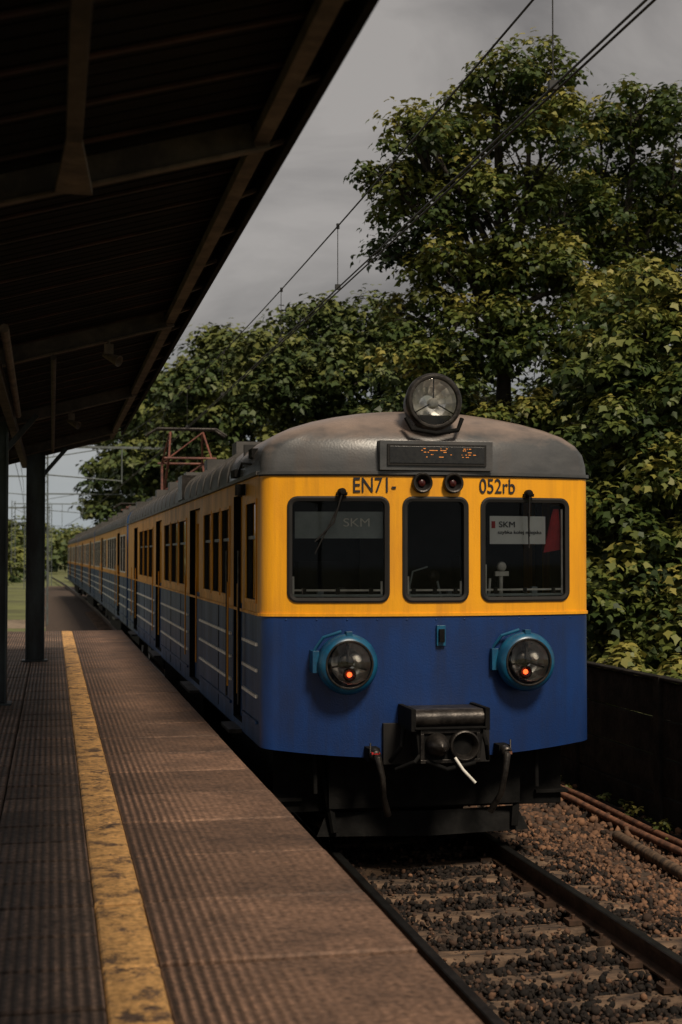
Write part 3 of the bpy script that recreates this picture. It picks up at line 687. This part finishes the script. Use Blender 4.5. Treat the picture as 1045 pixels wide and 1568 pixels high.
while y<YE-.4:
    g=.019+random.uniform(-.004,.004)
    slab(.425,1.465,y+g,y+1-g,.96,M['slabR'],.16,.010)
    slab(.20,.42,y+g*.7,y+1-g*.7,.96,M['slabY'],.1,.01)
    for k in range(8):
        x1=.195-.5*k
        for q in (0,.5): slab(x1-.493,x1,y+q+g*.8,y+q+.5-g*.8,.96,M['slabL'],.1,.010)
    y+=1
mb.obj('paving_slabs',plat,tone=tones)
mb=MB()
mb.box(-3.7,1.30,-2.4,YE-.4,-.46,.87,M['joint'])
mb.box(-3.7,1.30,YE-.4,YE-.35,-.46,.95,M['concrete'])
mb.add([(-3.4,YE-.35,.85),(-.6,YE-.35,.85),(-.6,YE+4,-.44),(-3.4,YE+4,-.44)],[(0,1,2,3)],M['concrete'])
mb.obj('platform_body',plat)

# ------------------------------------------------------------------ canopy
can=empty('platform_canopy',(-.6,10,4))
ZE=4.44; XE=1.03; SL=math.tan(R(15)); XV=-1.35
def zc(x): return ZE-(XE-x)*SL if x>XV else ZE-(XE-XV)*SL+(XV-x)*SL
Y0,Y1=-4,22.3
mb=MB()
XL=-3.75
for a,b in ((XV,XE),(XL,XV)):
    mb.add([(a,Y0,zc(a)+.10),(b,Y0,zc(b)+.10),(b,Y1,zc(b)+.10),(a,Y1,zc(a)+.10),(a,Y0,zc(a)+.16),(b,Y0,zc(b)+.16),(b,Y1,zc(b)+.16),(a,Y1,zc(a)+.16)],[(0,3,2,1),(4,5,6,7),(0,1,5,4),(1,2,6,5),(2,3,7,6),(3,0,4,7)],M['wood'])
y=Y0+.1
while y<Y1:
    mb.beam((XV,y,zc(XV)+.09),(XE-.12,y,zc(XE-.12)+.09),.03,.018,M['batten'],up=(0,0,1)); y+=.52
y=Y0
while y<Y1:
    mb.beam((XV,y,zc(XV)+.097),(XE-.12,y,zc(XE-.12)+.097),.11,.008,M['wood']); y+=.13
mb.obj('roof_boards',can)
mb=MB()
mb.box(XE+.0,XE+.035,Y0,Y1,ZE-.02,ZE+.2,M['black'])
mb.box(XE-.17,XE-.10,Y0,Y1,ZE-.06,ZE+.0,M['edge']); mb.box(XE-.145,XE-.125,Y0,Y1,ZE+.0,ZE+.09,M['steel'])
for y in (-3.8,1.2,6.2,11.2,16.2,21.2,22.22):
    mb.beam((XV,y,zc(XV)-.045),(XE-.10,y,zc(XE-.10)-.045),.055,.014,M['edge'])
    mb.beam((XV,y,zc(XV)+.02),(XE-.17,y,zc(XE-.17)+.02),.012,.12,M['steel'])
    mb.beam((XL,y,zc(XL)-.02),(XV,y,zc(XV)-.02),.07,.14,M['steel'])
y=Y0+.5
while y<Y1:
    mb.beam((XE-.10,y,ZE-.02),(XE+.0,y,ZE+.02),.05,.02,M['steel']); y+=.9
mb.box(.03,.11,Y0,3.4,zc(.07)-.11,zc(.07)-.02,M['steel'])
mb.box(.04,.10,3.4,5.3,zc(.07)-.10,zc(.07)-.02,M['steel'])
mb.add([(.04,5.3,zc(.07)-.10),(.10,5.3,zc(.07)-.10),(.16,6.15,zc(.07)-.08),(.0,6.15,zc(.07)-.08),(.04,5.3,zc(.07)-.08),(.10,5.3,zc(.07)-.08),(.16,6.15,zc(.07)-.05),(.0,6.15,zc(.07)-.05)],[(0,1,2,3),(4,7,6,5),(0,4,5,1),(1,5,6,2),(2,6,7,3),(3,7,4,0)],M['edge'])
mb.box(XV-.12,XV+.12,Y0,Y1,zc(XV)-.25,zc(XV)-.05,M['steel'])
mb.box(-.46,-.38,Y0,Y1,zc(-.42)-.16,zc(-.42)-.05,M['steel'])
for x,y in ((.42,11.15),(.2,16.1)):
    mb.tube([(x,y,zc(x)-.05),(x,y,zc(x)-.14)],.012,M['edge'],6)
    mb.box(x-.035,x+.035,y-.04,y+.04,zc(x)-.16,zc(x)-.08,M['edge'])
    mb.lathe((x+.02,y-.04,zc(x)-.19),(.8,-.6,-.45),[(.02,-.08),(.03,0),(.045,.08),(.04,.08),(.02,.02)],M['edge'],12)
mb.tube([(-.3,9,zc(-.3)-.12),(-.34,14.5,zc(-.3)-.13)],.03,M['edge'],8)
mb.tube([(.0,11,zc(0)-.10),(.0,21,zc(0)-.10)],.022,M['steel'],8)
mb.obj('steel_frame',can,bevel=.003)
mb=MB()
def post(x,y,w):
    h=zc(x)
    mb.box(x-w/2,x-w/2+.02,y-.11,y+.11,.96,h,M['post']); mb.box(x+w/2-.02,x+w/2,y-.11,y+.11,.96,h,M['post']); mb.box(x-w/2+.02,x+w/2-.02,y-.012,y+.012,.96,h,M['post'])
    mb.box(x-w/2-.05,x+w/2+.05,y-.16,y+.16,.962,.985,M['post'])
    mb.beam((x,y,h-.45),(x+.45,y,zc(x+.45)-.04),.05,.06,M['post'])
for y in (-3.8,6.2,): post(-1.2,y,.24)
post(-.62,15.7,.30); post(-.25,22.0,.28)
mb.obj('posts',can,bevel=.003)

# ------------------------------------------------------------------ wall + pipes at right
wl=empty('concrete_fence',(6.5,20,0))
mb=MB(); y=2
while y<110:
    mb.box(6.46,6.60,y,y+.16,-.46,1.24,M['wall'])
    for k in range(4): mb.box(6.50,6.56,y+.16,y+2.5,-.46+k*.415,-.46+k*.415+.40,M['wall'])
    mb.box(6.47,6.59,y+.16,y+2.5,1.20,1.235,M['wall'])
    y+=2.5
mb.obj('panels',wl,bevel=.01)
mb=MB()
def pl(x,z): return [(x+.02*math.sin(y*.9+x),y,z+.01*math.sin(y*1.7+x*3)) for y in np.arange(7,60,1.0)]
mb.tube(pl(5.98,-.31),.04,M['rust'],8); mb.tube(pl(6.12,-.29),.035,M['rust'],8); mb.tube(pl(6.28,-.33),.03,M['black'],8)
mb.tube([(5.45,11.6,-.25),(5.60,13.6,-.27)],.055,M['sleeper'],10)
mb.obj('cable_pipes')

# ------------------------------------------------------------------ overhead wires
ov=empty('overhead_wires',(CX,30,5.6))
mb=MB()
def off(y): return warpx(y)
yy=list(np.arange(-20,160,4.0))
mb.tube([(3.17+off(y),y,5.60) for y in yy],.0085,M['wire'],6); mb.tube([(3.215+off(y),y,5.60) for y in yy],.0085,M['wire'],6)
mb.tube([(3.19+off(y),y,6.33+.0006*(y-14)**2 if y<62 else 7.7-.02*(y-62)) for y in np.arange(-20,120,2.0)],.009,M['wire'],6)
for y in (1.8,8.75,15.9,20.0,27,34,41,48,55):
    mb.tube([(3.19+off(y),y,5.6),(3.19+off(y),y,6.33+.0006*(y-14)**2)],.005,M['wire'],5)
    mb.box(3.16+off(y),3.22+off(y),y-.02,y+.02,5.60,5.66,M['wire'])
    mb.tube([(3.19,y,6.30+.0006*(y-14)**2),(3.19,y,6.36+.0006*(y-14)**2)],.02,M['wire'],6)
mb.tube([(2.45,-2,6.0),(2.05,6,6.0),(.6,24,6.0),(.0,60,6.6)],.009,M['wire'],6)
mb.tube([(-1.2+off(y),y,6.0) for y in range(24,160,8)],.012,M['wire'],6)
mb.tube([(-1.2+off(y),y,7.0) for y in range(24,160,8)],.012,M['wire'],6)
mb.tube([(-3.5+off(y),y,6.4) for y in range(24,160,8)],.012,M['wire'],6)
mb.obj('wires',ov)
def mast(name,x,y,h,arm,w=.16):
    e=empty(name,(x,y,-.45)); mb=MB()
    for a in (-w,w):
        for b in (-w,w): mb.beam((x+a,y+b,-.46),(x+a*.8,y+b*.8,h),.05,.05,M['mast'])
    z=-.2
    while z<h-.5:
        for b in (-w,w):
            mb.beam((x-w,y+b,z),(x+w,y+b,z+.4),.03,.02,M['mast']); mb.beam((x+w,y+b,z+.4),(x-w,y+b,z+.8),.03,.02,M['mast'])
        z+=.8
    if arm:
        mb.beam((x,y,h-.3),(x+arm,y,h-.3),.10,.10,M['mast']); mb.beam((x,y,h-.8),(x+arm*.35,y,h-.3),.04,.04,M['mast'])
        if arm>5.5: mb.tube([(CX+off(y),y,h-.3),(CX+off(y),y,5.65)],.03,M['mast'],6); mb.tube([(x,y,6.0),(CX+off(y),y,5.75)],.03,M['mast'],6)
        else: mb.tube([(x,y,h-1.2),(x+arm,y,h-1.5)],.03,M['mast'],6)
    mb.obj('lattice_frame',e)
mast('catenary_mast',-.35,62,7.5,8.2)
mast('catenary_mast',-.9,110,7.5,8)
mast('catenary_mast',-5.6,95,8,4)
mast('catenary_mast',-2.75,84,6.5,-2)
mast('catenary_mast',-9,150,8,-5)
mast('catenary_mast',-4.2,160,8.5,9,.22)
mast('catenary_mast',-2.3,128,7,-3,.12)
mast('catenary_mast',-.2,142,7.5,-4,.14)

# ------------------------------------------------------------------ trees
def foliage(lobes,dens,lps,size,subr,tonebias=0.0,under=.18):
    Ps=[];Ns=[];Ts=[]
    for (cx,cy,cz_,rx,ry,rz) in lobes:
        rm=(rx*ry*rz)**(1/3); ns=max(5,int(dens*rm**2))
        d=rng.normal(size=(ns,3)); d/=np.linalg.norm(d,axis=1)[:,None]
        d[:,2]=np.where((d[:,2]<-.3)&(rng.random(ns)<.5),-d[:,2],d[:,2])
        rad=np.where(rng.random(ns)<.85,rng.uniform(.72,1.22,ns),rng.uniform(.3,.72,ns))
        c=np.array([cx,cy,cz_])+d*rad[:,None]*np.array([rx,ry,rz])
        lt=.08*rng.normal()
        ct=np.clip(.44+tonebias+lt+.24*d[:,2]+rng.normal(0,.14,ns),0,1)  # lit lobe tops and dark undersides put into the leaf tone
        sr=subr*rng.uniform(.5,1.5,ns)
        k=lps
        dd=rng.normal(size=(ns,k,3)); dd/=np.linalg.norm(dd,axis=2)[:,:,None]; dd[:,:,2]=np.where(rng.random((ns,k))<1-under,np.abs(dd[:,:,2]),dd[:,:,2])
        rr=rng.uniform(.5,1.08,(ns,k,1))
        p=c[:,None]+dd*rr*sr[:,None,None]*np.array([1.2,1.2,.75])
        p[:,:,2]-= .35*sr[:,None]*(dd[:,:,0]**2+dd[:,:,1]**2)
        nn=dd*1.0+np.array([0,0,.65])+rng.normal(0,.38,(ns,k,3))
        t=np.clip(ct[:,None]+.26*(dd[:,:,2]-.3)+rng.normal(0,.09,(ns,k)),0,1)  # same within each clump: upper leaves coloured brighter, as if lit from above
        Ps.append(p.reshape(-1,3));Ns.append(nn.reshape(-1,3));Ts.append(t.ravel())
    P=np.vstack(Ps);Nn=np.vstack(Ns);T=np.concatenate(Ts);n=len(P)
    Nn/=np.linalg.norm(Nn,axis=1)[:,None]
    a=rng.normal(size=(n,3)); a[:,2]-=.6; a-=Nn*np.sum(a*Nn,1)[:,None]; a/=np.linalg.norm(a,axis=1)[:,None]
    b=np.cross(Nn,a); s=size*rng.uniform(.6,1.3,n)[:,None]
    V=np.stack([P,P+a*s*.30+b*s*.48-Nn*s*.10,P+a*s*.62+b*s*.22,P+a*s*1.08-Nn*s*.12,P+a*s*.62-b*s*.22,P+a*s*.30-b*s*.48-Nn*s*.10],1)
    F=np.array([(0,1,2,3),(0,3,4,5)])[None]+6*np.arange(n)[:,None,None]
    return V.reshape(-1,3),F.reshape(-1,4),np.repeat(T,6)
def tree(name,base,fork,lobes,r0,dens,lps,size,subr,m,tb=0,limbs=True):
    e=empty(name,base); mb=MB()
    b=Vector(base);f=Vector(fork)
    mid=b.lerp(f,.5)+Vector((random.uniform(-.15,.15),0,0))
    top=max(lobes,key=lambda l:l[2]); tp=Vector(top[:3])
    mb.tube([b-Vector((0,0,.1)),b+Vector((0,0,.3)),mid,f,f.lerp(tp,.5)+Vector((.15,0,0)),tp],[r0*1.4,r0,r0*.8,r0*.62,r0*.3,r0*.1],M['bark'],10)
    for l in lobes:
        c=Vector(l[:3]); t=random.uniform(.1,.75); st=mid.lerp(f,t) if c.z<f.z else f.lerp(tp,t*.6)
        md=st.lerp(c,.5)+Vector((random.uniform(-.2,.2),random.uniform(-.2,.2),random.uniform(.0,.3)))
        mb.tube([st,md,c],[r0*.34,r0*.22,r0*.09],M['bark'],7)
        for k in range(8):
            d=Vector((random.uniform(-1,1),random.uniform(-1,1),random.uniform(-.3,1))).normalized()
            q=c+Vector((d.x*l[3],d.y*l[4],d.z*l[5]))*.95
            s2=md.lerp(c,random.uniform(.2,1)); mb.tube([s2,s2.lerp(q,.5)+Vector((0,0,.1)),q],[r0*.13,r0*.08,r0*.03],M['bark'],5,cap=False)
    mb.obj('trunk_and_limbs',e)
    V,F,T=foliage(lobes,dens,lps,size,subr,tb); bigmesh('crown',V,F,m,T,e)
def J(y,a=1.2): return y+random.uniform(-a,a)
A=[(8.1,10.75,.7),(7.1,10.1,.75),(6.7,9.5,.6),(8.35,9.7,.95),(6.15,9.7,.5),(5.5,9.1,.34),(5.95,10.0,.3),(6.35,8.5,.7),(7.6,8.7,.8),(9.1,8.7,.75),(6.9,7.4,.75),(8.4,7.5,.85),(6.4,6.7,.65),(7.5,6.3,.95),(8.8,6.1,1.0),(6.4,5.6,.8),(9.1,7.3,.6),(7.5,10.9,.38),(6.0,8.0,.4),(7.4,4.6,1.1),(8.9,4.4,1.2),(7.2,9.0,.55),(5.95,9.0,.45),(7.7,7.6,.6)]
tree('maple_tree',(8.2,24.3,-.46),(7.9,24.3,5.4),[(x,J(24.0,.7),z,r,r*1.1,r*.8) for x,z,r in A],.22,56,60,.115,.32,M['leaf'],.06)
Bt=[(9.95,10.4,.5),(10.5,10.7,.65),(9.9,9.4,.85),(10.9,9.3,1.1),(10.3,8.1,.95),(11.6,10.0,1.2),(9.8,7.0,.8),(11.2,7.3,1.1),(10.2,6.1,1.0),(12.0,8.5,1.2),(11,5.2,1.3)]
tree('maple_tree',(10.4,25.5,-.46),(10.2,25.5,5.6),[(x,J(25.2),z,r,r*1.15,r*.8) for x,z,r in Bt],.22,52,56,.118,.33,M['leaf'],.04)
C=[(8.5,19.2,5.95,.85),(7.85,19,5.1,.65),(8.6,19,4.6,.9),(7.75,18.8,4.1,.7),(8.5,18.6,3.3,.9),(7.6,18.8,3.0,.65),(8.5,18.2,2.2,.9),(7.65,18.2,1.9,.7),(8.3,17.5,1.4,.8),(7.4,18.6,1.2,.55),(9.6,19,5.4,1.1),(9.6,18.5,3.6,1.2),(9.4,18,1.8,1.2),(7.2,17,.9,.45),(7.9,16,.7,.6),(7.1,20.5,2.3,.5),(7.15,21,3.3,.5)]
tree('roadside_shrub',(8.7,18.9,-.46),(8.6,18.9,2.2),[(x,y+.3,z,r,r,r*.85) for x,y,z,r in C],.13,66,54,.125,.28,M['leaf'],.0)
D=[(7.2,8.8,1.0),(5.9,8.0,.95),(8.6,8.6,1.1),(9.5,8.0,1.2),(6.7,7.2,1.2),(8.1,7.2,1.3),(6.9,5.4,1.4),(8.8,5.6,1.6),(5.3,7.0,.75),(10.4,7,1.5),(7.6,9.4,.5)]
tree('linden_tree',(8.0,39,-.46),(7.9,39,5.0),[(x,J(39),z,r,r*1.2,r*.85) for x,z,r in D],.26,36,46,.18,.44,M['leafd'],.05)
E=[(6.6,10.0,1.3),(5.2,8.9,1.0),(8.0,10.0,1.6),(6.2,8.0,1.6),(5.0,7.2,1.0),(8.0,7.5,2),(6.3,5.6,1.5),(9.5,8.6,1.8)]
tree('linden_tree',(7.2,56,-.46),(7.1,56,5.5),[(x,J(56),z,r,r*1.2,r*.85) for x,z,r in E],.3,24,38,.26,.6,M['leafd'],.08)
G=[(7.0,11.6,1.8),(5.3,10.2,1.6),(8.8,12.2,2.0),(6.2,8.3,2),(4.9,7.8,1.4),(8.2,8.5,2.5),(5.6,5.8,1.6)]
tree('linden_tree',(7.4,82,-.46),(7.3,82,6.5),[(x,J(82),z,r,r*1.2,r*.85) for x,z,r in G],.35,15,36,.34,.75,M['leafd'],.1)
G2=[(8.0,13.2,2.8),(5.6,11.6,2.1),(5.0,8.6,2.2),(8.6,8.6,3.0),(4.3,6.0,1.7)]
tree('linden_tree',(7.4,112,-.46),(7.3,112,6.5),[(x,J(112),z,r,r*1.2,r*.85) for x,z,r in G2],.35,11,34,.46,.95,M['leafd'],.12)
H=[]
y=22
while y<120:
    s=1+ (y-22)/60
    for k in range(4):
        H.append((random.uniform(8.0,11),y+random.uniform(-1.5,1.5),random.uniform(1.0,5.2),random.uniform(.9,1.5)*s**.5,random.uniform(.9,1.5)*s**.5,random.uniform(.8,1.2)*s**.5))
    y+=3.2*s
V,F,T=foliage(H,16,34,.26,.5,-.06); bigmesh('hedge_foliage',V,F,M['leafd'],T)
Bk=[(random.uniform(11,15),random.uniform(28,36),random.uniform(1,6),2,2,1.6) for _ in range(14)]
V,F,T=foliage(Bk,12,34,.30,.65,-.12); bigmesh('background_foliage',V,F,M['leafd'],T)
Wd=[(random.uniform(6.1,6.45),y,-.32,.14,.25,.10) for y in np.arange(9,30,.7) if random.random()<.6]
V,F,T=foliage(Wd,40,18,.05,.06,.1); bigmesh('weeds',V,F,M['leaf'],T)
Fr=[]
for k in range(60):
    x=-90+k*3.2; Fr.append((x,random.uniform(230,300),random.uniform(0,5)+(3 if k%5==0 else 0),4,4,random.uniform(2.5,6)))
for x,y,z,r in ((-7,120,1.5,2.2),(-9.5,124,2.5,2.6),(-3.6,170,1.5,2.4),(-5,160,.6,1.5),(-12,118,2,2.5)): Fr.append((x,y,z,r,r,r*.8))
V,F,T=foliage(Fr,2.4,40,.8,1.4,.12); bigmesh('distant_trees',V,F,M['leafd'],T)

# ------------------------------------------------------------------ world, sun, camera
w=bpy.data.worlds.new('World'); scene.world=w; w.use_nodes=True; nt=w.node_tree; nt.nodes.clear(); L=nt.links
sd=Vector((.20,-.80,.95)).normalized()
out=N(nt,'ShaderNodeOutputWorld'); bg=N(nt,'ShaderNodeBackground'); bg.inputs[1].default_value=.10
sky=N(nt,'ShaderNodeTexSky',sky_type='NISHITA'); sky.sun_disc=False; sky.sun_elevation=math.asin(sd.z); sky.sun_rotation=math.atan2(sd.x,sd.y); sky.dust_density=2
tc=N(nt,'ShaderNodeTexCoord'); mp=N(nt,'ShaderNodeMapping'); mp.inputs['Scale'].default_value=(1,1,3.0); mp.inputs['Location'].default_value=(.35,.1,.2); mp.inputs['Rotation'].default_value=(.25,.15,0)
no=N(nt,'ShaderNodeTexNoise'); no.inputs['Scale'].default_value=3.4; no.inputs['Detail'].default_value=8; no.inputs['Roughness'].default_value=.55; no.inputs['Distortion'].default_value=.4
L.new(tc.outputs['Generated'],mp.inputs[0]); L.new(mp.outputs[0],no.inputs['Vector'])
cr=N(nt,'ShaderNodeValToRGB'); cr.color_ramp.elements[0].position=.40; cr.color_ramp.elements[1].position=.62
cr.color_ramp.elements[0].color=(1.95,1.80,1.67,1); cr.color_ramp.elements[1].color=(3.7,3.43,3.18,1)
L.new(no.outputs['Fac'],cr.inputs[0])
sx=N(nt,'ShaderNodeSeparateXYZ'); L.new(tc.outputs['Generated'],sx.inputs[0])
hz=N(nt,'ShaderNodeMapRange'); hz.inputs['From Min'].default_value=.0; hz.inputs['From Max'].default_value=.16; hz.inputs['To Min'].default_value=.8; hz.inputs['To Max'].default_value=0
L.new(sx.outputs[2],hz.inputs[0])
hm=N(nt,'ShaderNodeMix',data_type='RGBA'); L.new(hz.outputs[0],hm.inputs[0]); L.new(cr.outputs[0],hm.inputs[6]); hm.inputs[7].default_value=(4.0,4.5,4.8,1)
mx=N(nt,'ShaderNodeMix',data_type='RGBA'); mx.inputs[0].default_value=.93
L.new(sky.outputs[0],mx.inputs[6]); L.new(hm.outputs[2],mx.inputs[7]); L.new(mx.outputs[2],bg.inputs[0]); L.new(bg.outputs[0],out.inputs[0])
ld=bpy.data.lights.new('sun','SUN'); ld.energy=3.5; ld.angle=R(12); ld.color=(1,.86,.68)
lo=bpy.data.objects.new('sun',ld); lo.rotation_euler=sd.to_track_quat('Z','Y').to_euler(); scene.collection.objects.link(lo)
cd=bpy.data.cameras.new('camera'); co=bpy.data.objects.new('camera',cd); scene.collection.objects.link(co)
co.location=(0,0,2.56); co.rotation_euler=(R(91.735),0,R(-11.47)); cd.lens=50; cd.sensor_fit='VERTICAL'; cd.sensor_height=36; cd.sensor_width=24
cd.clip_start=.05; cd.clip_end=5000; cd.dof.use_dof=True; cd.dof.focus_distance=12.8; cd.dof.aperture_fstop=2.8
scene.camera=co
scene.view_settings.view_transform='Standard'; scene.view_settings.look='None'; scene.view_settings.exposure=0
